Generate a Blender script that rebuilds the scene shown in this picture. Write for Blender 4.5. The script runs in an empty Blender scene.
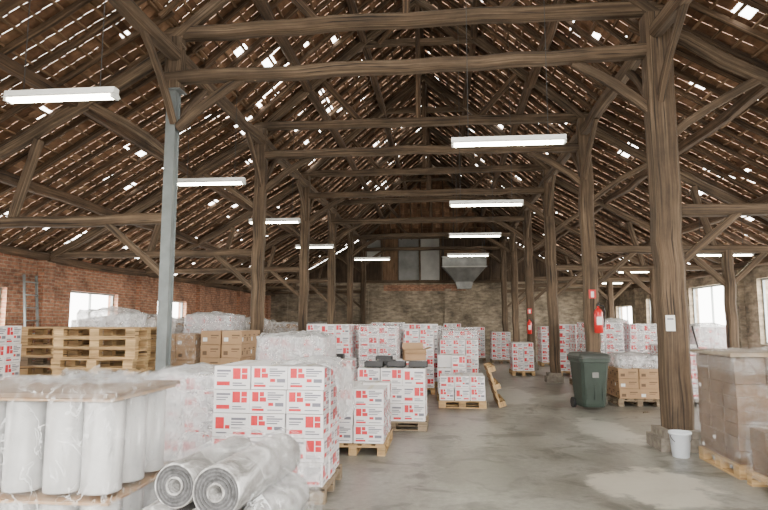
import bpy, math, random
from mathutils import Vector, Matrix, noise
random.seed(7)
R = random.random
def U(a,b): return a+(b-a)*random.random()
scene = bpy.context.scene

# ---------------------------------------------------------------- materials
def new_mat(name):
    m = bpy.data.materials.new(name); m.use_nodes = True
    nt = m.node_tree; nt.nodes.clear()
    out = nt.nodes.new('ShaderNodeOutputMaterial')
    b = nt.nodes.new('ShaderNodeBsdfPrincipled')
    nt.links.new(b.outputs[0], out.inputs[0])
    return m, nt, b
def N(nt, t, **k):
    n = nt.nodes.new(t)
    for a, v in k.items(): setattr(n, a, v)
    return n
def ramp(nt, src, stops):
    r = N(nt, 'ShaderNodeValToRGB')
    e = r.color_ramp.elements
    while len(e) < len(stops): e.new(0.5)
    for i, (p, c) in enumerate(stops):
        e[i].position = p
        e[i].color = (c[0], c[1], c[2], 1) if isinstance(c, (tuple, list)) else (c, c, c, 1)
    nt.links.new(src, r.inputs[0]); return r.outputs[0]
def coords(nt, kind='UV', scale=(1,1,1)):
    tc = N(nt, 'ShaderNodeTexCoord'); mp = N(nt, 'ShaderNodeMapping')
    mp.inputs['Scale'].default_value = scale
    nt.links.new(tc.outputs[kind], mp.inputs[0]); return mp.outputs[0]
def noise_n(nt, vec, scale, detail=4, rough=.6, dist=0):
    n = N(nt, 'ShaderNodeTexNoise'); n.inputs['Scale'].default_value = scale
    n.inputs['Detail'].default_value = detail; n.inputs['Roughness'].default_value = rough
    n.inputs['Distortion'].default_value = dist
    nt.links.new(vec, n.inputs['Vector']); return n.outputs['Fac']
def mixc(nt, fac, a, b, mode='MIX'):
    m = N(nt, 'ShaderNodeMix', data_type='RGBA', blend_type=mode)
    if isinstance(fac, (int, float)): m.inputs[0].default_value = fac
    else: nt.links.new(fac, m.inputs[0])
    for s, i in ((a, 6), (b, 7)):
        if isinstance(s, (tuple, list)): m.inputs[i].default_value = (s[0], s[1], s[2], 1)
        else: nt.links.new(s, m.inputs[i])
    return m.outputs[2]
def bump(nt, b, h, strength=.3, dist=.02):
    n = N(nt, 'ShaderNodeBump'); n.inputs['Strength'].default_value = strength
    n.inputs['Distance'].default_value = dist
    nt.links.new(h, n.inputs['Height']); nt.links.new(n.outputs[0], b.inputs['Normal'])

def wood_mat(name, dark, mid, light, rough=.85, grain=30, us=.45):
    m, nt, b = new_mat(name)
    g = noise_n(nt, coords(nt, 'UV', (us, grain, 1)), 1.0, 6, .7)
    col = ramp(nt, g, [(.3, dark), (.5, mid), (.7, light)])
    big = noise_n(nt, coords(nt, 'UV', (.9, 2.2, 1)), 1.0, 5, .65)
    bigc = ramp(nt, big, [(.3, .45), (.68, 1.3)])
    c = mixc(nt, 1.0, col, bigc, 'MULTIPLY')
    crack = noise_n(nt, coords(nt, 'UV', (.5, 26, 1)), 1.7, 2, .5)
    cr = ramp(nt, crack, [(.34, .15), (.39, 1.0)])
    c = mixc(nt, 1.0, c, cr, 'MULTIPLY')
    nt.links.new(c, b.inputs['Base Color']); b.inputs['Roughness'].default_value = rough
    bump(nt, b, g, .5, .01)
    return m
def plain(name, col, rough=.6, metal=0, var=.12, vs=6, kind='Object', bumps=0):
    m, nt, b = new_mat(name)
    n = noise_n(nt, coords(nt, kind), vs, 4)
    lo = tuple(c*(1-var) for c in col); hi = tuple(min(1, c*(1+var)) for c in col)
    nt.links.new(ramp(nt, n, [(.3, lo), (.7, hi)]), b.inputs['Base Color'])
    b.inputs['Roughness'].default_value = rough; b.inputs['Metallic'].default_value = metal
    if bumps: bump(nt, b, n, bumps, .01)
    return m
def brick_mat(name, c1, c2, mortar, stain, blend=0):
    m, nt, b = new_mat(name)
    br = N(nt, 'ShaderNodeTexBrick')
    nt.links.new(coords(nt, 'UV'), br.inputs['Vector'])
    br.inputs['Color1'].default_value = (*c1, 1); br.inputs['Color2'].default_value = (*c2, 1)
    br.inputs['Mortar'].default_value = (*mortar, 1)
    br.inputs['Scale'].default_value = 1.0; br.inputs['Mortar Size'].default_value = .009
    br.inputs['Brick Width'].default_value = .23; br.inputs['Row Height'].default_value = .078
    n = noise_n(nt, coords(nt, 'UV'), .9, 6, .7)
    st = ramp(nt, n, [(.35, stain), (.6, 1.1)])
    base = br.outputs['Color']
    if blend: base = mixc(nt, blend, base, mortar)
    c = mixc(nt, 1.0, base, st, 'MULTIPLY')
    n2 = noise_n(nt, coords(nt, 'UV', (1, 2.5, 1)), 6 if not blend else 3, 4)
    c = mixc(nt, 1.0, c, ramp(nt, n2, [(.3, .5), (.7, 1.3)]), 'MULTIPLY')
    nt.links.new(c, b.inputs['Base Color']); b.inputs['Roughness'].default_value = .92
    bump(nt, b, br.outputs['Fac'], -.5, .01)
    return m

M_BEAM = wood_mat('weathered_timber', (.028,.0165,.009), (.098,.064,.038), (.215,.155,.10))
M_RAFT = wood_mat('rafter_timber', (.026,.0145,.008), (.085,.050,.027), (.19,.122,.07))
M_BATT = wood_mat('batten_timber', (.08,.042,.02), (.20,.118,.062), (.32,.205,.115))
M_PAL  = wood_mat('pallet_wood', (.28,.16,.07), (.46,.30,.14), (.58,.41,.21), .8, 18)
M_PALG = wood_mat('old_pallet_wood', (.13,.095,.06), (.25,.185,.12), (.38,.30,.20), .8, 18)
M_PLANK = wood_mat('dark_planks', (.025,.016,.01), (.075,.048,.029), (.14,.095,.06))
M_PLY = wood_mat('plywood_sheet', (.13,.07,.035), (.19,.11,.06), (.25,.155,.085), .8, 8)
M_SHEET = plain('grey_sheet', (.22,.22,.21), .6, var=.3, vs=1.2)
M_SHEETL = plain('pale_sheet', (.38,.375,.35), .5, var=.2, vs=1.2)
M_METAL = plain('hopper_metal', (.20,.20,.19), .4, metal=.6, var=.3, vs=2)
M_BRL = brick_mat('red_brick', (.42,.19,.11), (.30,.13,.08), (.36,.28,.20), .5)
M_BRB = brick_mat('tan_brick', (.36,.285,.20), (.24,.185,.13), (.33,.275,.205), .4, .4)
M_STONE = plain('stone_plinth', (.20,.175,.145), .9, var=.4, vs=9, bumps=.5)
M_WHITE = plain('carton_white', (.74,.725,.74), .5, var=.05, vs=3)
M_TAPE = plain('parcel_tape', (.56,.51,.43), .3, var=.05)
M_RED = plain('print_red', (.60,.022,.035), .5, var=.15, vs=8)
M_GREY = plain('print_grey', (.17,.17,.21), .5)
M_BROWN = plain('cardboard', (.37,.23,.125), .75, var=.12, vs=2)
M_BROWN2 = plain('cardboard_print', (.13,.08,.045), .75, var=.1, vs=2)
M_BROWNG = plain('cardboard_dull', (.145,.092,.055), .75, var=.3, vs=4)
M_BLACK = plain('black_plastic', (.015,.015,.017), .45)
M_STEEL = plain('painted_steel', (.20,.225,.23), .45, metal=.3, var=.2, vs=3)
M_ENAM = plain('lamp_enamel', (.75,.76,.74), .4, var=.03)
M_WIRE = plain('wire', (.04,.04,.04), .6)
M_GREEN = plain('bin_green', (.030,.045,.036), .5, var=.2, vs=4)
M_GREEND = plain('bin_lid', (.048,.055,.050), .5, var=.2, vs=4)
M_EXT = plain('extinguisher_red', (.6,.015,.015), .3, var=.05)
M_BUCK = plain('bucket_plastic', (.66,.70,.76), .35, var=.04)
M_PAPER = plain('paper', (.75,.75,.73), .7, var=.03)
M_SIGN = plain('sign_red', (.6,.02,.02), .4, var=.02)
M_CORE = plain('roll_core', (.06,.06,.063), .5, var=.6, vs=40)
M_CORE2 = plain('roll_layer', (.10,.10,.105), .45, var=.6, vs=40)

m, nt, b = new_mat('lamp_tube'); M_TUBE = m
b.inputs['Base Color'].default_value = (1,1,.95,1)
b.inputs['Emission Color'].default_value = (1.0,.96,.72,1); b.inputs['Emission Strength'].default_value = 45

# clay tiles
m, nt, b = new_mat('clay_tiles'); M_TILE = m
n = noise_n(nt, coords(nt, 'UV', (1,1,1)), 1.3, 3)
c = ramp(nt, n, [(.3, (.095,.047,.026)), (.5, (.20,.106,.057)), (.7, (.36,.22,.13))])
n2 = noise_n(nt, coords(nt, 'Object'), 9, 4)
c = mixc(nt, 1.0, c, ramp(nt, n2, [(.3,.6),(.7,1.2)]), 'MULTIPLY')
nt.links.new(c, b.inputs['Base Color']); b.inputs['Roughness'].default_value = .9

# stretch film: clear, glossy, wrinkled; whitish only where it bunches up
def film_mat(name, lo, hi, col=(.82,.84,.87), ridge=.5, sc=3.0, edge=.15, rw=.025, zs=.5):
    m, nt, b = new_mat(name)
    nA = noise_n(nt, coords(nt, 'Object', (1,1,1.6)), sc, 6, .6, 2.0)
    nB = noise_n(nt, coords(nt, 'Object', (1,1,zs)), sc*3, 3, .5, 1.2)
    f = ramp(nt, nA, [(.4, lo), (.68, hi)])
    g = ramp(nt, nB, [(.5-rw, 0.0), (.5, ridge), (.5+rw, 0.0)])   # thin crease lines
    f = mixc(nt, 1.0, f, g, 'ADD')
    fr = N(nt, 'ShaderNodeLayerWeight'); fr.inputs[0].default_value = .15
    f = mixc(nt, fr.outputs['Facing'], f, (hi+edge,)*3, 'MIX')
    nt.links.new(f, b.inputs['Alpha'])
    b.inputs['Base Color'].default_value = (*col, 1)
    b.inputs['Roughness'].default_value = .12
    bump(nt, b, nB, 1.0, .04)
    return m
M_FILM = film_mat('stretch_film', .02, .14)
M_FILMC = film_mat('clear_film', .01, .10, ridge=.3, edge=.1)
M_FILMW = film_mat('wrinkled_clear_film', .01, .10, (.86,.88,.90), ridge=.42, sc=1.7, edge=.08, rw=.014, zs=.6)
M_FILMD = film_mat('dense_film', .25, .68, (.70,.71,.73))
m, nt, b = new_mat('film_roll'); M_ROLL = m
b.inputs['Roughness'].default_value = .22
w = noise_n(nt, coords(nt, 'Object', (4,4,.6)), 3, 3)
nt.links.new(ramp(nt, w, [(.3,(.33,.335,.34)),(.7,(.56,.56,.56))]), b.inputs['Base Color'])
m, nt, b = new_mat('film_roll_grey'); M_ROLLG = m
w = noise_n(nt, coords(nt, 'Object', (1,.6,1)), 5, 5, .6, 2)
nt.links.new(ramp(nt, w, [(.35,(.17,.165,.16)),(.52,(.33,.325,.32)),(.64,(.62,.62,.63))]), b.inputs['Base Color'])
b.inputs['Roughness'].default_value = .2; bump(nt, b, w, .9, .03)

# concrete floor
m, nt, b = new_mat('concrete_floor'); M_FLOOR = m
vo = coords(nt, 'Object')
n1 = noise_n(nt, vo, .5, 8, .68, .6)
c = ramp(nt, n1, [(.3,(.14,.134,.113)),(.46,(.222,.215,.188)),(.56,(.28,.272,.242)),(.72,(.37,.36,.315))])
n2 = noise_n(nt, vo, 11, 6, .75)
c = mixc(nt, 1.0, c, ramp(nt, n2, [(.3,.68),(.7,1.12)]), 'MULTIPLY')
n3 = noise_n(nt, vo, 1.6, 5, .6, 1.2)
c = mixc(nt, 1.0, c, ramp(nt, n3, [(.36,.50),(.48,1.0)]), 'MULTIPLY')
nz = noise_n(nt, vo, 2.2, 5, .6)
def stain_sheen_mask(cx, cy, rx, ry, k=.6):
    mp = N(nt, 'ShaderNodeMapping'); mp.vector_type = 'POINT'
    mp.inputs['Location'].default_value = (-cx/rx, -cy/ry, 0); mp.inputs['Scale'].default_value = (1/rx, 1/ry, 0)
    nt.links.new(vo, mp.inputs[0])
    ln = N(nt, 'ShaderNodeVectorMath', operation='LENGTH'); nt.links.new(mp.outputs[0], ln.inputs[0])
    a = N(nt, 'ShaderNodeMath', operation='MULTIPLY_ADD'); nt.links.new(nz, a.inputs[0]); a.inputs[1].default_value = 1.6
    nt.links.new(ln.outputs['Value'], a.inputs[2])
    mr = N(nt, 'ShaderNodeMapRange'); nt.links.new(a.outputs[0], mr.inputs[0])
    mr.inputs[1].default_value = 1.7; mr.inputs[2].default_value = 1.55; mr.inputs[3].default_value = 0; mr.inputs[4].default_value = k
    return mr.outputs[0]
c = mixc(nt, stain_sheen_mask(2.15, 6.6, .65, .85, .8), c, (.48,.45,.38))
c = mixc(nt, stain_sheen_mask(2.5, 9.9, .5, 1.3, .6), c, (.47,.45,.40))
c = mixc(nt, stain_sheen_mask(1.5, 4.9, 1.0, .5, .35), c, (.40,.39,.35))
c = mixc(nt, stain_sheen_mask(2.75, 5.2, .5, .9, .7), c, (.10,.095,.08))
c = mixc(nt, stain_sheen_mask(.4, 7.2, .6, 1.1, .4), c, (.12,.115,.10))
c = mixc(nt, stain_sheen_mask(1.6, 10.6, .5, 1.0, .4), c, (.13,.125,.11))
c = mixc(nt, stain_sheen_mask(1.3, 14.5, .9, 2.2, .5), c, (.52,.51,.47))  # bright reflection on the distant floor, painted into the colour as a pale patch
nt.links.new(c, b.inputs['Base Color'])
nt.links.new(ramp(nt, n1, [(.3,.26),(.7,.46)]), b.inputs['Roughness'])
bump(nt, b, n2, .12, .01)
M_GROUND = plain('outdoor_ground', (.35,.34,.30), .95, var=.2, vs=1)

# ---------------------------------------------------------------- builder
class MB:
    def __init__(s): s.v=[]; s.f=[]; s.mi=[]; s.uv=[]; s.mats=[]; s.sm=[]; s.M=None
    def mat(s, m):
        if m not in s.mats: s.mats.append(m)
        return s.mats.index(m)
    def P(s, p):
        p = Vector(p)
        if s.M is not None: p = s.M @ p
        s.v.append(p); return len(s.v)-1
    def F(s, idx, m, uvs=None, smooth=False):
        s.f.append(tuple(idx)); s.mi.append(s.mat(m)); s.sm.append(smooth)
        s.uv.extend(uvs if uvs else [(0,0)]*len(idx))
    def quad(s, pts, m, uvs=None, smooth=False):
        s.F([s.P(p) for p in pts], m, uvs, smooth)
    def box(s, x0,x1,y0,y1,z0,z1, m, wood=False, tm=None):
        ps=[s.P((x,y,z)) for z in (z0,z1) for y in (y0,y1) for x in (x0,x1)]
        ox, oy = (R()*50, R()*50) if wood else (0,0)
        D=(x1-x0,y1-y0,z1-z0)
        C=[(x,y,z) for z in (z0,z1) for y in (y0,y1) for x in (x0,x1)]
        faces=[((0,1,5,4),0,2),((3,2,6,7),0,2),((1,3,7,5),1,2),((2,0,4,6),1,2),((4,5,7,6),0,1),((2,3,1,0),0,1)]
        for k,(f,a,c) in enumerate(faces):
            if wood and D[c]>D[a]: a,c=c,a
            uv=[(C[i][a]+ox, C[i][c]+oy) for i in f]
            s.F([ps[i] for i in f], (tm if (tm is not None and k==4) else m), uv)
    def beam(s, p0,p1,w,h,m, seg=None, jit=.012, bow=0, cham=.18):
        p0=Vector(p0); p1=Vector(p1); d=p1-p0; L=d.length; d.normalize()
        up=Vector((0,0,1)) if abs(d.z)<.9 else Vector((0,1,0))
        sx=d.cross(up).normalized(); sz=sx.cross(d).normalized()
        if seg is None: seg=max(1,int(L/.6))
        c=cham; prof=[(-.5+c,-.5),(.5-c,-.5),(.5,-.5+c),(.5,.5-c),(.5-c,.5),(-.5+c,.5),(-.5,.5-c),(-.5,-.5+c)]
        if cham==0: prof=[(-.5,-.5),(.5,-.5),(.5,.5),(-.5,.5)]
        n=len(prof); rings=[]; ou,ov=R()*60,R()*60
        for i in range(seg+1):
            t=i/seg; q=p0+d*(L*t)+sz*(bow*math.sin(math.pi*t))
            q=q+sx*U(-jit,jit)+sz*U(-jit,jit)
            k=1+U(-1,1)*jit*2
            rings.append([s.P(q+sx*(a*w*k+U(-1,1)*jit*.3)+sz*(b_*h*k+U(-1,1)*jit*.3)) for a,b_ in prof])
        per=2*(w+h)
        for i in range(seg):
            for j in range(n):
                k=(j+1)%n
                u0=ou+L*i/seg; u1=ou+L*(i+1)/seg; v0=ov+per*j/n; v1=ov+per*(j+1)/n
                s.F([rings[i][j],rings[i+1][j],rings[i+1][k],rings[i][k]], m, [(u0,v0),(u1,v0),(u1,v1),(u0,v1)])
        s.F(rings[0], m, [(ou+.01*j,ov) for j in range(n)]); s.F(rings[-1][::-1], m, [(ou+.01*j,ov) for j in range(n)])
    def lathe(s, origin, axis, prof, n, m, caps=(True,True), capm=None):
        """prof: list of (t along axis, radius)"""
        axis=Vector(axis).normalized(); o=Vector(origin)
        up=Vector((0,0,1)) if abs(axis.z)<.9 else Vector((1,0,0))
        a=axis.cross(up).normalized(); b_=axis.cross(a).normalized()
        rings=[[s.P(o+axis*t+(a*math.cos(2*math.pi*j/n)+b_*math.sin(2*math.pi*j/n))*r) for j in range(n)] for t,r in prof]
        for i in range(len(prof)-1):
            for j in range(n):
                k=(j+1)%n
                s.F([rings[i][j],rings[i][k],rings[i+1][k],rings[i+1][j]], m, [(j/n,prof[i][0]),((j+1)/n,prof[i][0]),((j+1)/n,prof[i+1][0]),(j/n,prof[i+1][0])], True)
        if caps[0]: s.F(rings[0][::-1], capm or m)
        if caps[1]: s.F(rings[-1], capm or m)
    def film(s, x0,x1,y0,y1,z0,z1, m, amp=.02, seed=0, res=.07, top=True, sag=0, skirt=0):
        r=.05; pts=[]
        def edge(a,b_):
            k=max(2,int((Vector(b_)-Vector(a)).length/res))
            for i in range(k): pts.append(Vector(a).lerp(Vector(b_), i/k))
        edge((x0+r,y0),(x1-r,y0)); edge((x1-r,y0),(x1,y0+r)); edge((x1,y0+r),(x1,y1-r)); edge((x1,y1-r),(x1-r,y1))
        edge((x1-r,y1),(x0+r,y1)); edge((x0+r,y1),(x0,y1-r)); edge((x0,y1-r),(x0,y0+r)); edge((x0,y0+r),(x0+r,y0))
        n=len(pts); cx=(x0+x1)/2; cy=(y0+y1)/2; nzz=max(2,int((z1-z0)/res)); rings=[]
        sv=Vector((seed*3.7,seed*1.3,seed*2.1))
        def add(sc,z,flare=0):
            ring=[]
            for p in pts:
                q=Vector((cx+(p.x-cx)*sc, cy+(p.y-cy)*sc, z))
                nv=noise.noise_vector(Vector((q.x*4,q.y*4,q.z*7))+sv)+.5*noise.noise_vector(Vector((q.x*13,q.y*13,q.z*15))+sv)
                d=Vector((p.x-cx,p.y-cy)).normalized()
                o=abs(nv.x)*amp+flare
                q.x+=d.x*o; q.y+=d.y*o; q.z+=nv.z*amp*.6+(abs(nv.y)*amp if sc<.98 else 0)
                ring.append(s.P(q))
            rings.append(ring)
        for i in range(nzz+1): add(1.0, z0+(z1-z0)*i/nzz, skirt*(1-i/nzz))
        if top:
            for sc in (.93,.8,.6,.4,.2,.05): add(sc, z1+.006+sag*(1-sc))
        for i in range(len(rings)-1):
            for j in range(n):
                k=(j+1)%n; s.F([rings[i][j],rings[i][k],rings[i+1][k],rings[i+1][j]], m, None, True)
        if top: s.F(rings[-1], m, None, True)
    def sheet(s, fn, nu, nv, m):
        g=[[s.P(fn(i/nu,j/nv)) for i in range(nu+1)] for j in range(nv+1)]
        for j in range(nv):
            for i in range(nu): s.F([g[j][i],g[j][i+1],g[j+1][i+1],g[j+1][i]], m, None, True)
    def obj(s, name):
        me=bpy.data.meshes.new(name); me.from_pydata([tuple(v) for v in s.v], [], s.f)
        for m in s.mats: me.materials.append(m)
        me.polygons.foreach_set('material_index', s.mi)
        me.polygons.foreach_set('use_smooth', s.sm)
        ul=me.uv_layers.new(name='UVMap')
        flat=[c for uv in s.uv for c in uv]; ul.data.foreach_set('uv', flat)
        me.update(); o=bpy.data.objects.new(name, me); scene.collection.objects.link(o); return o

# ---------------------------------------------------------------- layout constants
XC=-.5; HW=3.58; AW=8.7; XL,XR=XC-HW,XC+HW; WL,WR=XC-AW,XC+AW
TY=[-.32+4.45*i for i in range(8)]     # -.32 4.13 8.58 13.03 ...30.83
Y0,Y1=-6.0,31.6
RIDGE=9.4
def roofz(dx):
    dx=abs(dx); return RIDGE-.866*dx if dx<HW else RIDGE-.866*HW-.586*(dx-HW)

# ---------------------------------------------------------------- shell
b_=MB(); b_.box(WL-.3,WR+.3,Y0-.5,Y1+.3,-.2,0,M_FLOOR); b_.obj('floor')
b_=MB(); b_.box(-60,60,-50,80,-.4,-.22,M_GROUND); b_.obj('outdoor_ground')

def wall_y(name, x0,x1, y0,y1, z1, holes, mat, pil):
    """wall running along Y with rectangular holes (ya,yb,za,zb)"""
    w=MB()
    ys=sorted(set([y0,y1]+[h[0] for h in holes]+[h[1] for h in holes]))
    for a,c in zip(ys[:-1],ys[1:]):
        hz=[h for h in holes if h[0]<=a+1e-4 and h[1]>=c-1e-4]
        spans=[(0,z1)] if not hz else [(0,hz[0][2]),(hz[0][3],z1)]
        for z0_,z1_ in spans:
            if z1_-z0_>.01: w.box(x0,x1,a,c,z0_,z1_,mat)
    for y,xs in pil: w.box(min(xs),max(xs),y-.2,y+.2,0,z1,mat)
    return w.obj(name)
winL=[(9.7,11.9,1.15,2.4),(14.1,16.3,1.15,2.45),(18.7,20.9,1.15,2.4),(5.2,7.4,1.15,2.35),(.7,2.9,1.15,2.35)]
wall_y('wall_left', WL-.3,WL,Y0,Y1,3.25,winL,M_BRL,[(y,(WL-.01,WL+.16)) for y in TY])
winR=[(14.,16.6,1.1,2.8),(18.3,21.,1.1,2.8),(9.6,12.,1.1,2.6),(22.8,25.3,1.1,2.6),(5,7.4,1.1,2.6),(27.2,29.6,1.1,2.4)]
wall_y('wall_right', WR,WR+.3,Y0,Y1,3.25,winR,M_BRB,[(y,(WR-.16,WR+.01)) for y in TY])
wi=1
for side,wins,x in (('l',winL,WL-.16),('r',winR,WR+.16)):
    for (a,c,z0,z1) in wins:
        w=MB(); t=.045
        w.box(x-.04,x+.04,a,c,z0,z0+t,M_STEEL); w.box(x-.04,x+.04,a,c,z1-t,z1,M_STEEL)
        for k in range(3):
            yy=a+(c-a-t)*k/2; w.box(x-.03,x+.03,yy,yy+t*(1 if k in(0,2) else .5),z0+t,z1-t,M_STEEL)
        w.obj('window_%d'%wi); wi+=1
# back wall : brick + gable boards
b_=MB(); b_.box(WL-.3,WR+.3,Y1,Y1+.3,0,3.75,M_BRB)
x=WL+.6
while x<WR:
    b_.box(x,x+.35,Y1-.1,Y1,0,3.4,M_BRB); x+=4.35
b_.box(-3.1,1.2,Y1-.04,Y1+.01,3.3,3.62,M_BRL)
b_.obj('wall_back')
b_=MB(); x=WL
while x<WR:
    zt=min(roofz(abs(x+.1-XC))-.03, roofz(abs(x-XC))-.03, 6.25)
    if zt>3.8: b_.box(x,x+.215,Y1+.02+U(0,.02),Y1+.06,3.75,zt,M_PLANK,True)
    x+=.2
b_.obj('wall_back_gable')
b_=MB()
b_.box(-3.15,-2.35,Y1-.07,Y1+.01,3.85,6.1,M_PLY,True)
b_.box(-2.3,-1.2,Y1-.08,Y1+.01,3.8,6.05,M_SHEET); b_.box(-1.15,-.15,Y1-.1,Y1+.01,3.8,6.2,M_SHEETL)
b_.box(-4.0,-3.25,Y1-.06,Y1+.01,4.9,6.0,M_SHEETL)
b_.box(.1,2.5,Y1-.06,Y1+.01,4.6,5.6,M_PLY,True)
b_.beam((XL,Y1-.12,3.78),(XR,Y1-.12,3.78),.14,.16,M_BEAM); b_.beam((XL,Y1-.1,6.12),(XR,Y1-.1,6.12),.14,.16,M_BEAM)
for xx in (-3.2,-1.18,-.1,2.5): b_.beam((xx,Y1-.14,3.8),(xx,Y1-.14,6.0),.1,.12,M_BEAM)
b_.obj('loft_partition')
# metal hopper hanging from the loft
b_=MB()
def ring(x0,x1,y0,y1,z): return [b_.P(p) for p in ((x0,y0,z),(x1,y0,z),(x1,y1,z),(x0,y1,z))]
rs_=[ring(.0,2.2,Y1-1.3,Y1-.25,4.95),ring(.0,2.2,Y1-1.3,Y1-.25,4.45),ring(.65,1.55,Y1-1.0,Y1-.5,3.7),ring(.75,1.45,Y1-.95,Y1-.55,3.35)]
for a,c in zip(rs_[:-1],rs_[1:]):
    for j in range(4): b_.F([a[j],a[(j+1)%4],c[(j+1)%4],c[j]],M_METAL)
b_.F(rs_[0],M_METAL)
for z in (4.95,4.45): b_.box(-.03,2.23,Y1-1.33,Y1-1.29,z-.04,z+.02,M_SHEETL)
for x in (.05,2.15): b_.lathe((x,Y1-.8,4.95),(0,0,1),[(0,.02),(1.15,.02)],8,M_WIRE)
b_.obj('metal_hopper')

# ---------------------------------------------------------------- roof
def tiles(name, origin, along, down, length_along, slope_len, clip=None, light_gap=None):
    along=Vector(along).normalized(); down=Vector(down).normalized(); nrm=along.cross(down)
    if nrm.z<0: nrm=-nrm
    o=Vector(origin); t=MB(); rs=.31; cw=.235
    nr=int(slope_len/rs)+1; nc=int(length_along/cw)
    for r in range(nr):
        for c in range(nc):
            P=o+along*(c*cw)+down*(r*rs)
            if clip and not clip(P): continue
            if light_gap and light_gap(P): continue
            cl=noise.noise(P*.45)+.6*noise.noise(P*1.5)
            p=.009+max(0,cl-.2)*.34
            q=R(); sh=0; su=0; rot=0
            if q<p*.75: continue
            elif q<p*1.5: sh=U(.08,.2)*(1 if R()<.7 else -1); su=U(-.05,.07)
            elif q<p*2.2: rot=U(-.25,.25); su=U(-.03,.03)
            u0,v0=R()*40,R()*40
            prof=[(0,.0),(.03,.03),(.10,.012),(.17,.0),(.245,.016)]
            rows=[]
            for (vv,hh) in ((-.03+sh,.004),(.335+sh,.020)):
                rows.append([t.P(P+along*(a+su+rot*(vv))+down*vv+nrm*(h+hh)) for a,h in prof])
            for k in range(len(prof)-1):
                t.F([rows[0][k],rows[1][k],rows[1][k+1],rows[0][k+1]], M_TILE, [(u0,v0),(u0,v0+.3),(u0+.05,v0+.3),(u0+.05,v0)])
    return t.obj(name)
def added_light_gap(P): return P.y<5.5 and ((1.0<abs(P.x-XC)<3.2) or (4.8<abs(P.x-XC)<6.8)) and (int((P.y+6)/1.9)%2==0)  # tiles left out above the view: openings added to let in more light
for sgn,nm in ((-1,'left'),(1,'right')):
    L1=math.hypot(HW,.866*HW)
    tiles('roof_tiles_nave_'+nm,(XC,Y0,RIDGE),(0,1,0),(sgn*1,0,-.866),Y1-Y0+.4,L1,None,added_light_gap)
    aw=AW+.45-HW; tiles('roof_tiles_aisle_'+nm,(XC+sgn*HW,Y0,roofz(HW)),(0,1,0),(sgn*1,0,-.586),Y1-Y0+.4,aw*math.hypot(1,.586),None,added_light_gap)
# hipped end
hy0=Y1-3.2
dv=Vector((0,Y1-hy0,-(RIDGE-6.1)))
tiles('roof_tiles_hip',(XC-HW,hy0,RIDGE),(1,0,0),dv,2*HW,dv.length,lambda P: abs(P.x+.1-XC)<(RIDGE-P.z)/.866+.15)

b_=MB()   # ridge tiles
yy=Y0
while yy<Y1:
    b_.beam((XC,yy,RIDGE+.03),(XC,yy+.4,RIDGE+.05),.3,.1,M_TILE,1,.005); yy+=.38
b_.obj('roof_ridge_tiles')
# battens
b_=MB()
for sgn in (-1,1):
    for (d0,d1) in ((0,HW),(HW,AW+.4)):
        sl=.866 if d0==0 else .586; k=1/math.hypot(1,sl); d=d0+.06
        while d<d1:
            z=roofz(d)-.03
            b_.beam((XC+sgn*d,Y0,z),(XC+sgn*d,Y1,z),.045,.028,M_BATT,14,.008,0,0); d+=.31*k
b_.obj('roof_battens')
b_=MB(); nrow=14
for i in range(nrow):
    t=i/nrow; P=Vector((XC,hy0,RIDGE))+dv*t; hw=(RIDGE-P.z)/.866
    if hw>.2: b_.beam((XC-hw,P.y,P.z-.03),(XC+hw,P.y,P.z-.03),.045,.028,M_BATT,4,.006,0,0)
for i in range(-6,7):
    x=i*.55
    t0=abs(x)*.866/(RIDGE-6.1)
    if t0<1: b_.beam(Vector((XC+x,hy0,RIDGE-.1))+dv*t0, Vector((XC+x,hy0,RIDGE-.1))+dv, .07,.09,M_RAFT,3,.01)
for s_ in (-1,1):
    b_.beam((XC,hy0,RIDGE-.2),(XC+s_*HW,Y1,6.1),.14,.18,M_BEAM)
b_.obj('roof_hip_rafters')
# common rafters
b_=MB(); y=Y0+.1
while y<Y1:
    for sgn in (-1,1):
        a=U(-.04,.04); z=-.095
        w=U(.065,.095)
        b_.beam((XC+sgn*.02,y,RIDGE+z),(XC+sgn*(HW+.05),y+a,roofz(HW)+z-.03),w,.085,M_RAFT,4,.016)
        b_.beam((XC+sgn*(HW-.1),y+.1,roofz(HW-.1)+z),(XC+sgn*(AW+.4),y+.1+a,roofz(AW+.4)+z),w,.085,M_RAFT,5,.018)
    y+=.56
b_.obj('roof_rafters')
# purlins, plates
b_=MB()
for sgn in (-1,1):
    for d,dz,w in ((1.25,.25,.15),(2.5,.25,.17),(5.2,.26,.15),(6.9,.26,.16),(8.55,.24,.15)):
        for a,c in zip([Y0]+TY,TY+[Y1]):
            b_.beam((XC+sgn*d+U(-.03,.03),a-.12,roofz(d)-dz+U(-.03,.03)),(XC+sgn*d+U(-.03,.03),c+.12,roofz(d)-dz+U(-.03,.03)),w,w+.02,M_RAFT,6,.02,U(-.06,.03))
    for a,c in zip([Y0]+TY,TY+[Y1]):   # arcade plate
        b_.beam((XC+sgn*(HW-.02),a-.1,5.78),(XC+sgn*(HW-.02),c+.1,5.78),.19,.21,M_BEAM,7,.022,U(-.07,.02))
b_.beam((XC,Y0,RIDGE-.26),(XC,hy0+.2,RIDGE-.26),.12,.18,M_RAFT,30,.02)
b_.obj('roof_purlins')

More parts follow.
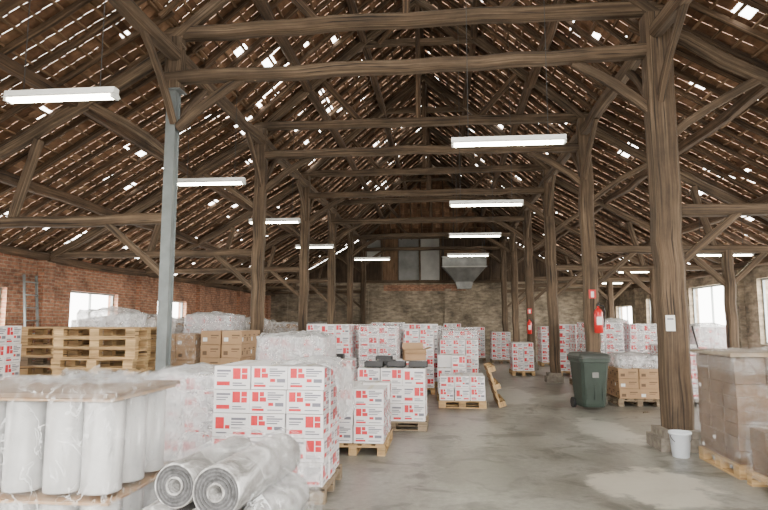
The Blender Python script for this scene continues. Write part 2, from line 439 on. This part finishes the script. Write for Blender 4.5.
# trusses
for ti,y in enumerate(TY):
    b_=MB(); big=(y==TY[2])
    zt=5.42 if not big else 5.47; zu=6.13
    tilt=U(-.03,.05)
    b_.beam((XL-.15,y-.02,zt-(.06 if big else 0)),(XR+.12,y-.02,zt+tilt+(.03 if big else 0)),.20,.19 if big else .175,M_BEAM,14,.016,U(-.05,.09))
    b_.beam((XL-.3,y+.04,zu),(XR+.3,y+.04,zu+tilt+(.02 if big else 0)),.21,.21 if big else .18,M_BEAM,14,.016,U(-.03,.08))
    for s_ in (-1,1):
        X=XC+s_*HW
        b_.beam((XC,y,RIDGE-.42),(XC+s_*(HW+.1),y,roofz(HW)-.3),.15,.17,M_BEAM,8,.02,.05)
        b_.beam((XC+s_*1.3,y+.1,zu+.05),(XC+s_*2.2,y+.1,roofz(2.2)-.3),.11,.13,M_RAFT)
        b_.beam((XC+s_*.1,y+.02,8.9),(XC+s_*.9,y+.02,8.0),.09,.11,M_RAFT)
        b_.beam((X-s_*1.15,y+.02,zt-.05),(X-s_*.05,y+.02,4.62),.10,.14,M_BEAM,4,.012,.05)
        b_.beam((X-s_*.1,y,roofz(HW)-.32),(XC+s_*(AW),y,roofz(AW)-.22),.16,.17,M_BEAM,10,.02,-.04)
        b_.beam((X,y,3.22),(XC+s_*(AW+.1),y,3.2+U(-.03,.03)),.16,.16,M_BEAM,9,.016,U(-.04,.06))
        d=HW+2.55
        b_.beam((XC+s_*d,y,3.25),(XC+s_*(d-.35),y,roofz(d)-.3),.13,.13,M_BEAM,3)
        b_.beam((X+s_*.05,y+.03,4.2),(XC+s_*(HW+1.5),y+.03,roofz(HW+1.5)-.3),.10,.12,M_BEAM,4,.012,.06)
        b_.beam((X+s_*.05,y-.02,2.35),(X+s_*1.0,y-.02,3.18),.08,.10,M_BEAM,3,.01)
        for q in (-1,1):
            b_.beam((X-s_*.02,y+q*.08,4.7),(X-s_*.02,y+q*1.15,5.7),.09,.12,M_BEAM,4,.012,.06)
    b_.beam((XC-1.55,y+.05,8.02),(XC+1.55,y+.05,8.02),.12,.15,M_BEAM,5)
    b_.beam((XC,y,6.2),(XC,y,8.9),.11,.12,M_RAFT,5)
    b_.obj('roof_truss')

# posts
def wood_post(x,y,w,lean=0):
    p=MB()
    p.box(x-w*.85,x+w*.85,y-w*.85,y+w*.85,0,.16,M_STONE); p.box(x-w*.7,x+w*.7,y-w*.7,y+w*.7,.16,.26,M_STONE)
    p.beam((x+lean,y,.24),(x,y,6.05),w,w,M_BEAM,16,.016,0,.12)
    return p.obj('timber_post')
for i,y in enumerate(TY):
    if i>=1:
        wood_post(XR,y,.34 if i==2 else .27,.04)
        if i!=2: wood_post(XL,y,.25,-.03)
# steel replacement post
p=MB(); x,y=XL-.02,TY[2]; w=.075
p.box(x-w,x+w,y-.085,y-.07,0.02,5.2,M_STEEL); p.box(x-w,x+w,y+.07,y+.085,0.02,5.2,M_STEEL); p.box(x-.055,x+.055,y-.07,y+.07,0.02,5.2,M_STEEL)
p.box(x-.15,x+.15,y-.15,y+.15,0,.02,M_STEEL); p.box(x-.15,x+.15,y-.13,y+.13,5.2,5.22,M_STEEL)
p.beam((x,y,5.22),(x,y,6.05),.26,.26,M_BEAM,3)
p.obj('steel_post')
for y in (TY[3],TY[4],TY[5]):
    p=MB(); p.box(5.9-.18,5.9+.18,y-.18,y+.18,0,.2,M_STONE); p.beam((5.9,y,.2),(5.9,y,3.15),.19,.19,M_BEAM,8)
    p.beam((5.9,y,2.4),(5.1,y,3.15),.1,.12,M_BEAM,3); p.beam((5.9,y,2.4),(6.7,y,3.15),.1,.12,M_BEAM,3); p.obj('aisle_post')

# ---------------------------------------------------------------- lamps
def lamp(x,y,z,L,top):
    l=MB(); h=L/2
    l.box(x-h,x+h,y-.05,y+.05,z+.03,z+.085,M_ENAM)
    l.quad([(x-h,y-.05,z+.03),(x+h,y-.05,z+.03),(x+h,y-.09,z-.005),(x-h,y-.09,z-.005)],M_ENAM)
    l.quad([(x-h,y+.05,z+.03),(x-h,y+.09,z-.005),(x+h,y+.09,z-.005),(x+h,y+.05,z+.03)],M_ENAM)
    for s_ in (-1,1):
        l.lathe((x-h+.03,y+s_*.03,z-.01),(1,0,0),[(0,.018),(L-.06,.018)],10,M_TUBE)
        l.box(x+s_*(h-.02)-.015,x+s_*(h-.02)+.015,y-.06,y+.06,z-.03,z+.04,M_ENAM)
        l.lathe((x+s_*h*.7,y,z+.08),(0,0,1),[(0,.005),(top-z-.08,.005)],5,M_WIRE)
    l.obj('fluorescent_lamp')
for x,y,z,L in ((.9,8.0,4.07,1.52),(.91,12.3,4.07,1.5),(.92,16.85,4.07,1.45),(.93,21.9,4.07,1.5),
              (-4.07,5.87,4.07,1.25),(-4.0,9.9,4.07,1.22),(-4.03,14.0,4.07,1.25),(-4.1,18.9,4.07,1.25),(-2.7,22.9,4.07,1.4),
              (6.05,13.6,3.12,1.25),(5.9,19.0,3.2,1.1),(6.4,24,3.17,1.1)):
    lamp(x,y,z,L,min(roofz(abs(x-XC))-.12, 8))

# ---------------------------------------------------------------- pallets & goods
def add_pallet(mb,x0,x1,y0,y1,z,m,along='x'):
    L=x1-x0; W=y1-y0
    if along=='x':
        for k in range(3):
            yy=y0+(W-.1)*k/2
            mb.box(x0,x1,yy,yy+.1,z,z+.022,m,True)
            for j in range(3):
                xx=x0+(L-.14)*j/2; mb.box(xx,xx+.14,yy,yy+.1,z+.022,z+.1,m,True)
        for j in range(3):
            xx=x0+(L-.14)*j/2; mb.box(xx,xx+.14,y0,y1,z+.1,z+.122,m,True)
        for k in range(5):
            yy=y0+(W-.12)*k/4; mb.box(x0,x1,yy,yy+.12,z+.122,z+.144,m,True)
    else:
        for k in range(3):
            xx=x0+(L-.1)*k/2
            mb.box(xx,xx+.1,y0,y1,z,z+.022,m,True)
            for j in range(3):
                yy=y0+(W-.14)*j/2; mb.box(xx,xx+.1,yy,yy+.14,z+.022,z+.1,m,True)
        for j in range(3):
            yy=y0+(W-.14)*j/2; mb.box(x0,x1,yy,yy+.14,z+.1,z+.122,m,True)
        for k in range(5):
            xx=x0+(L-.12)*k/4; mb.box(xx,xx+.12,y0,y1,z+.122,z+.144,m,True)

def decal(mb,o,ux,uz,w,h,rects,m):
    """printed areas, 1.5 mm proud of the carton face"""
    for (a,c,d,e) in rects:
        p=o+ux*(a*w)+uz*(c*h)
        mb.quad([p,p+ux*((d-a)*w),p+ux*((d-a)*w)+uz*((e-c)*h),p+uz*((e-c)*h)],m)
# several layouts of printed logo blocks (red) and lettering (grey)
LAY=[([(.07,.50,.25,.92),(.28,.50,.46,.69),(.28,.73,.40,.92),(.52,.32,.66,.46),(.07,.10,.40,.20)],
      [(.50,.76,.94,.82),(.50,.68,.86,.72),(.50,.86,.72,.91),(.71,.30,.94,.46),(.08,.24,.34,.29),(.50,.57,.80,.62),(.50,.12,.9,.16)]),
     ([(.52,.44,.74,.92),(.77,.44,.93,.66),(.77,.7,.93,.92),(.07,.16,.44,.34)],
      [(.07,.76,.46,.85),(.07,.64,.40,.69),(.07,.54,.34,.59),(.52,.14,.90,.19),(.52,.24,.78,.29)]),
     ([(.08,.34,.32,.84),(.35,.34,.48,.50),(.58,.10,.92,.22)],
      [(.52,.72,.93,.82),(.52,.60,.84,.65),(.52,.50,.90,.55),(.52,.36,.8,.40),(.10,.14,.40,.20)])]
def cartons(mb,x0,x1,y0,y1,z0,nx,ny,nz,style='red',miss=0,bh=.23):
    bw=(x1-x0)/nx; bd=(y1-y0)/ny
    for k in range(nz):
        for j in range(ny):
            for i in range(nx):
                if not(i in(0,nx-1) or j in(0,ny-1) or k>=nz-1-(1 if miss else 0)): continue
                if miss and k==nz-1 and R()<miss: continue
                g=.005; jx,jy=U(-.009,.009),U(-.009,.009)
                a,c=x0+i*bw+g+jx,x0+(i+1)*bw-g+jx; d,e=y0+j*bd+g+jy,y0+(j+1)*bd-g+jy; f,h=z0+k*bh+.002,z0+(k+1)*bh-.004
                if style=='red':
                    mb.box(a,c,d,e,f,h,M_WHITE)
                    if k==nz-1 or miss: mb.box((a+c)/2-.025,(a+c)/2+.025,d+.001,e-.001,h,h+.001,M_TAPE)
                    RR,GG=LAY[0 if R()<.5 else (1 if R()<.5 else 2)]
                    mr,mg=M_RED,M_GREY
                else:
                    mb.box(a,c,d,e,f,h,M_BROWN if style=='brown' else M_BROWNG)
                    if k==nz-1: mb.box((a+c)/2-.025,(a+c)/2+.025,d+.001,e-.001,h,h+.001,M_TAPE)
                    RR,GG=[(.1,.2,.32,.5)],[(.5,.6,.9,.7),(.5,.45,.8,.5)]; mr,mg=(M_PAPER if R()<.2 else M_BROWN2),M_BROWN2
                q=.0015; uz=Vector((0,0,1)); W=c-a; D=e-d; H=h-f
                sides=[]
                if j==0: sides.append((Vector((a,d-q,f)),Vector((1,0,0)),W))
                if j==ny-1: sides.append((Vector((c,e+q,f)),Vector((-1,0,0)),W))
                if i==nx-1: sides.append((Vector((c+q,d,f)),Vector((0,1,0)),D))
                if i==0: sides.append((Vector((a-q,e,f)),Vector((0,-1,0)),D))
                for o,ux,ww in sides:
                    decal(mb,o,ux,uz,ww,H,RR,mr); decal(mb,o,ux,uz,ww,H,GG,mg)
fs=0
def stack(x0,x1,y0,y1,ztop,style='red',film=None,miss=0,name=None,pm=None,bh=.235,along=None,extra=None):
    global fs; fs+=1
    mb=MB(); al=along or ('x' if x1-x0>=y1-y0 else 'y')
    add_pallet(mb,x0,x1,y0,y1,.0,pm or (M_PAL if R()<.6 else M_PALG),al)
    nx=max(1,round((x1-x0)/.36)); ny=max(1,round((y1-y0)/.30)); nz=max(1,round((ztop-.144)/bh)); h=(ztop-.144)/nz
    cartons(mb,x0+.02,x1-.02,y0+.02,y1-.02,.146,nx,ny,nz,style,miss,h)
    if film=='thin': mb.film(x0-.005,x1+.005,y0-.005,y1+.005,.08,ztop,M_FILM,.02,fs,.09)
    if film=='clear': mb.film(x0-.005,x1+.005,y0-.005,y1+.005,.08,ztop,M_FILMC,.02,fs,.07)
    if film=='dense': mb.film(x0-.01,x1+.01,y0-.01,y1+.01,.08,ztop,M_FILMD,.05,fs,.08,True,.08)
    if extra: extra(mb)
    return mb.obj(name or ('pallet_of_wine_cartons' if style=='red' else 'pallet_of_cardboard_boxes'))

# foreground carton pallet with a loose sheet of film thrown over its right corner
def loose(mb):
    def fn(u,v):
        s_=u*1.15
        x=-1.62+s_ if s_<.55 else -1.06+.10*(s_-.55); z=1.262 if s_<.5 else 1.262-max(0,s_-.52)*.85
        if s_>=.55: x+=.03
        y=5.62+v*1.05
        nv=noise.noise_vector(Vector((s_*4,v*4,3)))+.5*noise.noise_vector(Vector((s_*11,v*11,7)))
        return (x+nv.x*.03*(1 if s_<.5 else .6)+(.06*abs(nv.x) if s_>.55 else 0), y+nv.y*.04, z+abs(nv.z)*.06*(1 if s_<.5 else .3)+.004)
    mb.sheet(fn,26,24,M_FILMD)
stack(-2.22,-1.1,5.65,6.62,1.25,'red',None,bh=.222,extra=loose)
# centre
stack(-1.56,-.74,7.7,8.85,.82,'red',None,.12)
stack(-1.36,-.26,9.45,10.4,.95,'red',None,.2)
stack(-2.6,-1.55,10.35,11.35,1.02,'red',None,.1)
stack(-1.4,-.35,11.0,11.95,.95,'red',None,.25)
stack(-2.82,-1.78,8.98,9.9,1.44,'red','dense',name='wrapped_pallet')
stack(-.1,.82,12.0,12.85,.62,'red',None,.3)
stack(-.15,.5,13.1,14.0,.95,'red',None,.2)
stack(-3.0,-2.0,13.0,14.0,1.62)
stack(-1.9,-1.0,13.4,14.35,1.58,'red','thin')
stack(-.92,-.2,14.2,15.1,1.5)
stack(-.1,.85,14.6,15.5,1.25,'red',None,.2)
for r,(yy,hs) in enumerate(((15.7,(1.6,1.5,1.62,1.45)),(17.1,(1.55,1.65,1.4,1.25)),(18.5,(1.6,1.5,1.55,1.5)),(19.9,(1.5,1.6,1.45,1.3)),(23.,(1.5,1.6,1.5,1.4)))):
    for i,h in enumerate(hs):
        x=-3.1+i*1.02+(.03*r); stack(x,x+.95,yy+U(-.05,.05),yy+.95,h,'red','thin' if R()<.3 else None,.12 if R()<.4 else 0)
stack(1.95,2.75,25.0,25.95,1.26); stack(2.15,2.85,19.4,20.4,1.02); stack(1.0,1.8,26.2,27.1,1.45); stack(0.0,.8,26.2,27.1,1.6)
# left : brown cartons and wrapped goods
stack(-4.95,-4.2,10.0,11.1,1.46,'brown','clear'); stack(-4.15,-3.4,10.0,11.1,1.52,'brown',None)
stack(-3.35,-2.6,11.7,12.6,1.35,'red','dense',name='wrapped_pallet')
stack(-3.35,-2.45,6.55,7.5,1.08,'red','dense',name='wrapped_pallet')
stack(-6.68,-5.72,7.15,7.8,1.62)
for (x,y,h) in ((-6.4,10.8,1.75),(-5.4,12.2,1.8),(-6.6,13.2,1.65),(-7.8,12,1.7),(-5.6,15,1.7),(-6.8,15.4,1.6),(-8,16,1.7),(-5.4,18.6,1.6),(-6.6,19,1.7),(-5.4,23,1.6),(-7.,23.4,1.5)):
    stack(x,x+.98,y,y+1.0,h,'red' if R()<.5 else 'brown','dense',name='wrapped_pallet')
# right
stack(3.4,4.3,14.9,15.9,1.66,'red','thin'); stack(3.42,4.3,16.2,17.1,1.6)
stack(4.5,5.5,15.2,16.1,1.62,'red','thin'); stack(3.6,4.5,19.5,20.5,1.6); stack(4.7,5.6,18.9,19.8,1.7,'red','dense',name='wrapped_pallet')
stack(6.4,7.4,16.2,17.2,1.55,'red','dense',name='wrapped_pallet'); stack(6.3,7.3,20,21,1.6)
stack(3.7,4.6,23.5,24.5,1.5)
def wrapped_top(mb): mb.film(3.5,4.28,12.65,13.55,.74,.98,M_FILMD,.06,55,.06,True,.05)
stack(3.47,4.3,12.6,13.6,.74,'brown',None,extra=wrapped_top)
stack(4.4,5.3,12.7,13.6,1.2,'red','thin')
def lid(mb):
    mb.box(3.1,4.2,6.93,8.0,1.292,1.335,M_PALG,True); mb.film(3.08,4.22,6.9,8.02,1.12,1.34,M_FILMC,.03,77,.06,True)
stack(3.13,4.15,6.95,7.98,1.28,'dull','clear',pm=M_PAL,bh=.14,extra=lid)
b_=MB(); add_pallet(b_,3.12,4.1,5.75,6.78,0,M_PAL,'x'); cartons(b_,3.16,4.06,5.8,6.74,.146,3,3,2,'dull',0,.22)
b_.film(3.12,4.1,5.75,6.78,.1,.62,M_FILMC,.05,31,.06,True,.06); b_.obj('pallet_of_cardboard_boxes')

# open cartons + dark trays on centre stacks
def open_box(x,y,z,w,d,h,m=M_BROWN,rot=0):
    o=MB(); o.M=Matrix.Translation((x,y,z))@Matrix.Rotation(rot,4,'Z'); t=.008; a,c=w/2,d/2
    o.box(-a,a,-c,-c+t,0,h,m); o.box(-a,a,c-t,c,0,h,m); o.box(-a,-a+t,-c,c,0,h,m); o.box(a-t,a,-c,c,0,h,m); o.box(-a,a,-c,c,0,t,m)
    f=.12
    o.quad([(-a,-c,h),(a,-c,h),(a,-c-f*.8,h-f*.5),(-a,-c-f*.8,h-f*.5)],m); o.quad([(a,-c,h),(a,c,h),(a+f,c,h+.04),(a+f,-c,h+.04)],m)
    o.quad([(-a,c,h),(a,c,h),(a,c+.03,h+f),(-a,c+.03,h+f)],m); o.quad([(-a,-c,h),(-a-f,-c,h+.05),(-a-f,c,h+.05),(-a,c,h)],m)
    return o.obj('open_cardboard_box')
open_box(-.55,11.5,.955,.40,.3,.2,M_BROWN,.2)
for (x,y,z) in ((-1.9,10.6,1.03),(-2.3,10.6,1.03),(-1.1,9.7,.96),(-.75,9.75,.96),(-.4,9.72,.96),(-.95,10.15,.96),(-1.1,11.3,.96)):
    t=MB(); w,d,h=.15,.13,.08
    t.box(x-w,x+w,y-d,y-d+.01,z,z+h,M_BLACK); t.box(x-w,x+w,y+d-.01,y+d,z,z+h,M_BLACK); t.box(x-w,x-w+.01,y-d,y+d,z,z+h,M_BLACK); t.box(x+w-.01,x+w,y-d,y+d,z,z+h,M_BLACK); t.box(x-w,x+w,y-d,y+d,z,z+.01,M_BLACK)
    t.obj('black_plastic_tray')
# leaning pallet
b_=MB(); b_.M=Matrix.Translation((1.22,12.15,.04))@Matrix.Rotation(math.radians(-106),4,'Y')
add_pallet(b_,0,.8,0,1.2,0,M_PAL,'y'); b_.obj('leaning_wooden_pallet')

# empty pallet stacks
def pallet_pile(x0,y0,n,L=1.2,W=.8):
    b_=MB()
    for i in range(n):
        a,c=U(-.025,.025),U(-.02,.02); add_pallet(b_,x0+a,x0+L+a,y0+c,y0+W+c,i*.145,M_PAL if R()<.75 else M_PALG,'x')
    b_.obj('stack_of_empty_pallets')
pallet_pile(-5.48,8.05,11); pallet_pile(-6.85,8.5,11)
b_=MB(); add_pallet(b_,-6.2,-5.2,9.55,10.35,0,M_PALG); b_.film(-6.15,-5.25,9.6,10.3,.14,1.80,M_FILMD,.08,5,.09,True,.1); b_.obj('bundle_of_plastic_film')

# film rolls pallet (foreground left)
b_=MB(); YP=3.26; add_pallet(b_,-3.04,-1.84,YP,YP+.8,0,M_PALG,'x')
r=.110
def roll_up(mb,x,y,z,h):
    mb.lathe((x,y,z),(0,0,1),[(0,.04),(0,r),(.012,r),(h-.012,r),(h,r-.008),(h,.04),(h-.05,.038)],28,M_ROLL,(True,True),M_CORE)
for t_ in range(2):
    z=.15+t_*.56
    for j in range(3):
        for i in range(5):
            roll_up(b_,-2.92+i*.24+U(-.006,.006),YP+.14+j*.255,z,.51)
    b_.box(-3.04,-1.84,YP,YP+.8,z+.515,z+.53,M_BROWN)
b_.box(-3.06,-1.82,YP-.02,YP+.82,1.245,1.27,M_BROWNG,True)
b_.film(-3.07,-1.81,YP-.04,YP+.84,.1,1.28,M_FILMW,.045,11,.045,True,.02,.02)
def crum(u,v):
    p=Vector((u*5,v*5,2)); nv=noise.noise_vector(p)+.6*noise.noise_vector(p*3)
    return (-2.6+u*.8+nv.x*.05, YP+.12+v*.7+nv.y*.05, 1.295+abs(nv.z)*.09)
b_.sheet(crum,34,30,M_FILMC)
def flap(u,v):   # loose flap hanging on the right hand corner
    p=Vector((u*4,v*5,9)); nv=noise.noise_vector(p)+.5*noise.noise_vector(p*3)
    return (-2.06+u*.28+abs(nv.x)*.04, YP-.07-.05*abs(nv.y)-.05*v, 1.30-v*.6*(.5+.5*u)+nv.z*.02)
b_.sheet(flap,14,20,M_FILMC)
b_.obj('pallet_of_stretch_film_rolls')

# rolls lying in a pile
b_=MB(); add_pallet(b_,-1.70,-.88,3.2,4.15,0,M_PALG,'y')
def roll_lay(mb,x,z,yo=0,dx=.06,L=.85,rr=.133):
    a=Vector((dx,1,0)).normalized(); o=Vector((x,3.22+yo,z))
    n=14; prof=[(.004,rr*.92),(.0,rr*.96),(.01,rr)]+[(L*k/n,rr*(1+.04*noise.noise(Vector((x*9,k*.9,z*5))))) for k in range(1,n)]+[(L,rr),(L+.012,rr*.85),(L+.012,.03)]
    mb.lathe(o,a,prof,30,M_ROLLG,(False,True),M_CORE)
    for q in range(8):   # wound layers visible on the end face
        r0=rr*.92-q*.0095; mb.lathe(o+a*(.004+.003*(q%2)),a,[(0,r0),(.0005,r0-.0095)],30,M_CORE if q%2==0 else M_CORE2,(False,False))
    mb.lathe(o-a*.004,a,[(.008,.052),(0,.05),(0,.04),(.2,.04)],20,M_ROLLG,(False,True),M_BLACK)
for i in range(3):
    for k in range(2): roll_lay(b_,-1.565+i*.272,.28+k*.267,U(-.03,.05),.0)
roll_lay(b_,-1.475,.775,.06,.08,.85,.122); roll_lay(b_,-1.195,.78,-.06,.10,.95,.138)
b_.film(-1.08,-.84,3.25,4.2,.16,.70,M_FILM,.06,19,.05,True,.05,.05)
def over(u,v):
    x=-1.5+u*.66; k=abs(x+1.17)
    zz=.775+math.sqrt(max(0,.145**2-min(k,.145)**2))-max(0,k-.14)*.4
    if x<-1.3: zz=max(zz,.775+math.sqrt(max(0,.145**2-min(abs(x+1.44),.145)**2)))
    p=Vector((u*5,v*6,4)); nv=noise.noise_vector(p)+.5*noise.noise_vector(p*3)
    return (x+.08*v+nv.x*.02, 3.4+v*.8+nv.y*.03, zz+.01+abs(nv.z)*.03)
b_.sheet(over,30,30,M_FILMC)
b_.obj('pile_of_plastic_film_rolls')

# ---------------------------------------------------------------- wheelie bin
b_=MB(); b_.M=Matrix.Translation((2.82,12.2,0))@Matrix.Rotation(math.radians(8),4,'Z')
def frus(mb,lev,m):
    rings=[]
    for (z,w,d,oy) in lev:
        c=.05; pr=[(-w+c,-d),(w-c,-d),(w,-d+c),(w,d-c),(w-c,d),(-w+c,d),(-w,d-c),(-w,-d+c)]
        rings.append([mb.P((x,y+oy,z)) for x,y in pr])
    for i in range(len(rings)-1):
        for j in range(8):
            k=(j+1)%8; mb.F([rings[i][j],rings[i][k],rings[i+1][k],rings[i+1][j]],m)
    mb.F(rings[0][::-1],m); mb.F(rings[-1],m)
frus(b_,[(.06,.21,.24,0),(.12,.225,.26,0),(.90,.27,.34,0),(.91,.30,.37,0),(.98,.30,.37,0)],M_GREEN)
frus(b_,[(.985,.31,.38,0),(1.02,.31,.38,0),(1.07,.27,.33,.01),(1.085,.15,.2,.02)],M_GREEND)
b_.lathe((-.22,.42,1.0),(1,0,0),[(0,.02),(.44,.02)],10,M_GREEN)
for s_ in (-1,1):
    b_.lathe((s_*.24-.03,.24,.1),(1,0,0),[(0,.1),(.06,.1)],20,M_BLACK); b_.box(s_*.2-.015,s_*.2+.015,.34,.43,.98,1.02,M_GREEN)
for xx in (-.15,0,.15): b_.box(xx-.012,xx+.012,-.30,-.24,.2,.86,M_GREEN)
b_.box(-.06,.06,-.325,-.32,.62,.72,M_SHEET)
b_.obj('wheelie_bin')

# bucket
b_=MB(); b_.lathe((2.93,8.02,0),(0,0,1),[(0,.09),(.005,.1),(.28,.125),(.285,.135),(.31,.135),(.31,.12),(.29,.118),(.03,.09)],28,M_BUCK,(True,True))
for k in range(12):
    a0=math.pi*k/12; a1=math.pi*(k+1)/12
    b_.lathe((2.93+.13*math.cos(a0),7.99-.06*math.sin(a0),.27-.1*math.sin(a0)),(.13*(math.cos(a1)-math.cos(a0)),-.06*(math.sin(a1)-math.sin(a0)),-.1*(math.sin(a1)-math.sin(a0))),[(0,.004),(.036,.004)],6,M_WIRE)
b_.obj('plastic_bucket')

def extinguisher(x,y,z,s=1):
    e=MB(); e.M=Matrix.Translation((x,y,z))@Matrix.Scale(s,4)
    e.lathe((0,0,-.25),(0,0,1),[(0,.06),(.01,.078),(.38,.078),(.42,.065),(.45,.03),(.47,.022),(.50,.022)],24,M_EXT)
    e.box(-.02,.02,-.05,.05,.25,.29,M_BLACK); e.box(-.012,.012,-.13,.03,.30,.315,M_BLACK); e.box(-.012,.012,-.12,.0,.255,.268,M_BLACK)
    pts=[(0.03,0,.27),(.10,0,.25),(.12,0,.12),(.105,0,-.05),(.095,0,-.15)]
    for a,c in zip(pts[:-1],pts[1:]): e.lathe(a,Vector(c)-Vector(a),[(0,.012),((Vector(c)-Vector(a)).length,.012)],8,M_BLACK)
    e.quad([(-.05,-.0795,-.1),(.05,-.0795,-.1),(.05,-.0795,.05),(-.05,-.0795,.05)],M_PAPER)
    e.box(-.03,.03,.07,.1,-.1,.2,M_STEEL)
    e.obj('fire_extinguisher')
extinguisher(XR+.1,TY[3]-.26,1.72,1.1); extinguisher(XR-.05,TY[5]-.26,1.5,1.0)
for x,y,z in ((XR+.02,TY[3]-.165,2.25),(XR-.02,TY[5]-.165,2.05)):
    s_=MB(); s_.box(x-.07,x+.07,y-.01,y,z-.09,z+.09,M_SIGN); s_.box(x-.03,x+.03,y-.012,y-.01,z-.07,z+.05,M_PAPER); s_.obj('extinguisher_sign')
s_=MB(); s_.box(XR-.12,XR+.0,TY[2]-.195,TY[2]-.19,1.55,1.76,M_PAPER); s_.box(XR-.1,XR-.02,TY[2]-.197,TY[2]-.195,1.7,1.72,M_GREY); s_.obj('paper_notice')
# hose hanging at the right post
h=MB(); pts=[Vector((XR+.20,8.36,1.62)),Vector((XR+.26,8.28,1.2)),Vector((XR+.22,8.26,.8)),Vector((XR+.26,8.23,.4)),Vector((XR+.24,8.18,.03))]
for a,c in zip(pts[:-1],pts[1:]): h.lathe(a,c-a,[(0,.012),((c-a).length,.012)],8,M_BLACK)
h.obj('hanging_hose')
# ladder on left wall
l=MB()
for yy in (12.25,12.65): l.beam((WL+.35,yy,0),(WL+.1,yy,2.7),.05,.03,M_STEEL,1,0,0,0)
for k in range(9): l.lathe((WL+.33-.022*k,12.25,.3+.28*k),(0,1,0),[(0,.014),(.4,.014)],6,M_STEEL)
l.obj('wall_ladder')

# ---------------------------------------------------------------- light
w=bpy.data.worlds.new('World'); scene.world=w; w.use_nodes=True
bg=w.node_tree.nodes['Background']; bg.inputs[0].default_value=(1,.965,.90,1); bg.inputs[1].default_value=13.0
def area(name,loc,rot,sx,sy,P,col=(1,.95,.86)):
    l=bpy.data.lights.new(name,'AREA'); l.shape='RECTANGLE'; l.size=sx; l.size_y=sy; l.energy=P; l.color=col
    o=bpy.data.objects.new(name,l); o.location=loc; o.rotation_euler=rot; scene.collection.objects.link(o)
area('daylight_open_gable',(XC,Y0+.1,3.2),(math.radians(90),0,0),15,5.5,200)
area('added_overhead_fill',(XC-2,1.5,7.0),(math.radians(12),0,0),3,7,320)  # fill lamp added overhead, out of view, standing in for roof light
area('added_overhead_fill_right',(XC+2,1.5,7.0),(math.radians(12),0,0),3,7,320)  # matching fill lamp added on the right half
for i,(a,c,z0,z1) in enumerate(winL[:3]): area('daylight_window_left',(WL-.4,(a+c)/2,(z0+z1)/2),(0,math.radians(-90),0),z1-z0,c-a,180)
for i,(a,c,z0,z1) in enumerate(winR): area('daylight_window_right',(WR+.5,(a+c)/2,(z0+z1)/2),(0,math.radians(90),0),z1-z0,c-a,280)

# ---------------------------------------------------------------- camera
cd=bpy.data.cameras.new('camera'); cam=bpy.data.objects.new('camera',cd); scene.collection.objects.link(cam)
cd.sensor_width=36; cd.lens=600/768*36; cd.clip_end=300
cam.location=(0,0,1.67); cam.rotation_euler=(math.radians(90+6.37),0,math.radians(5.58))
scene.camera=cam
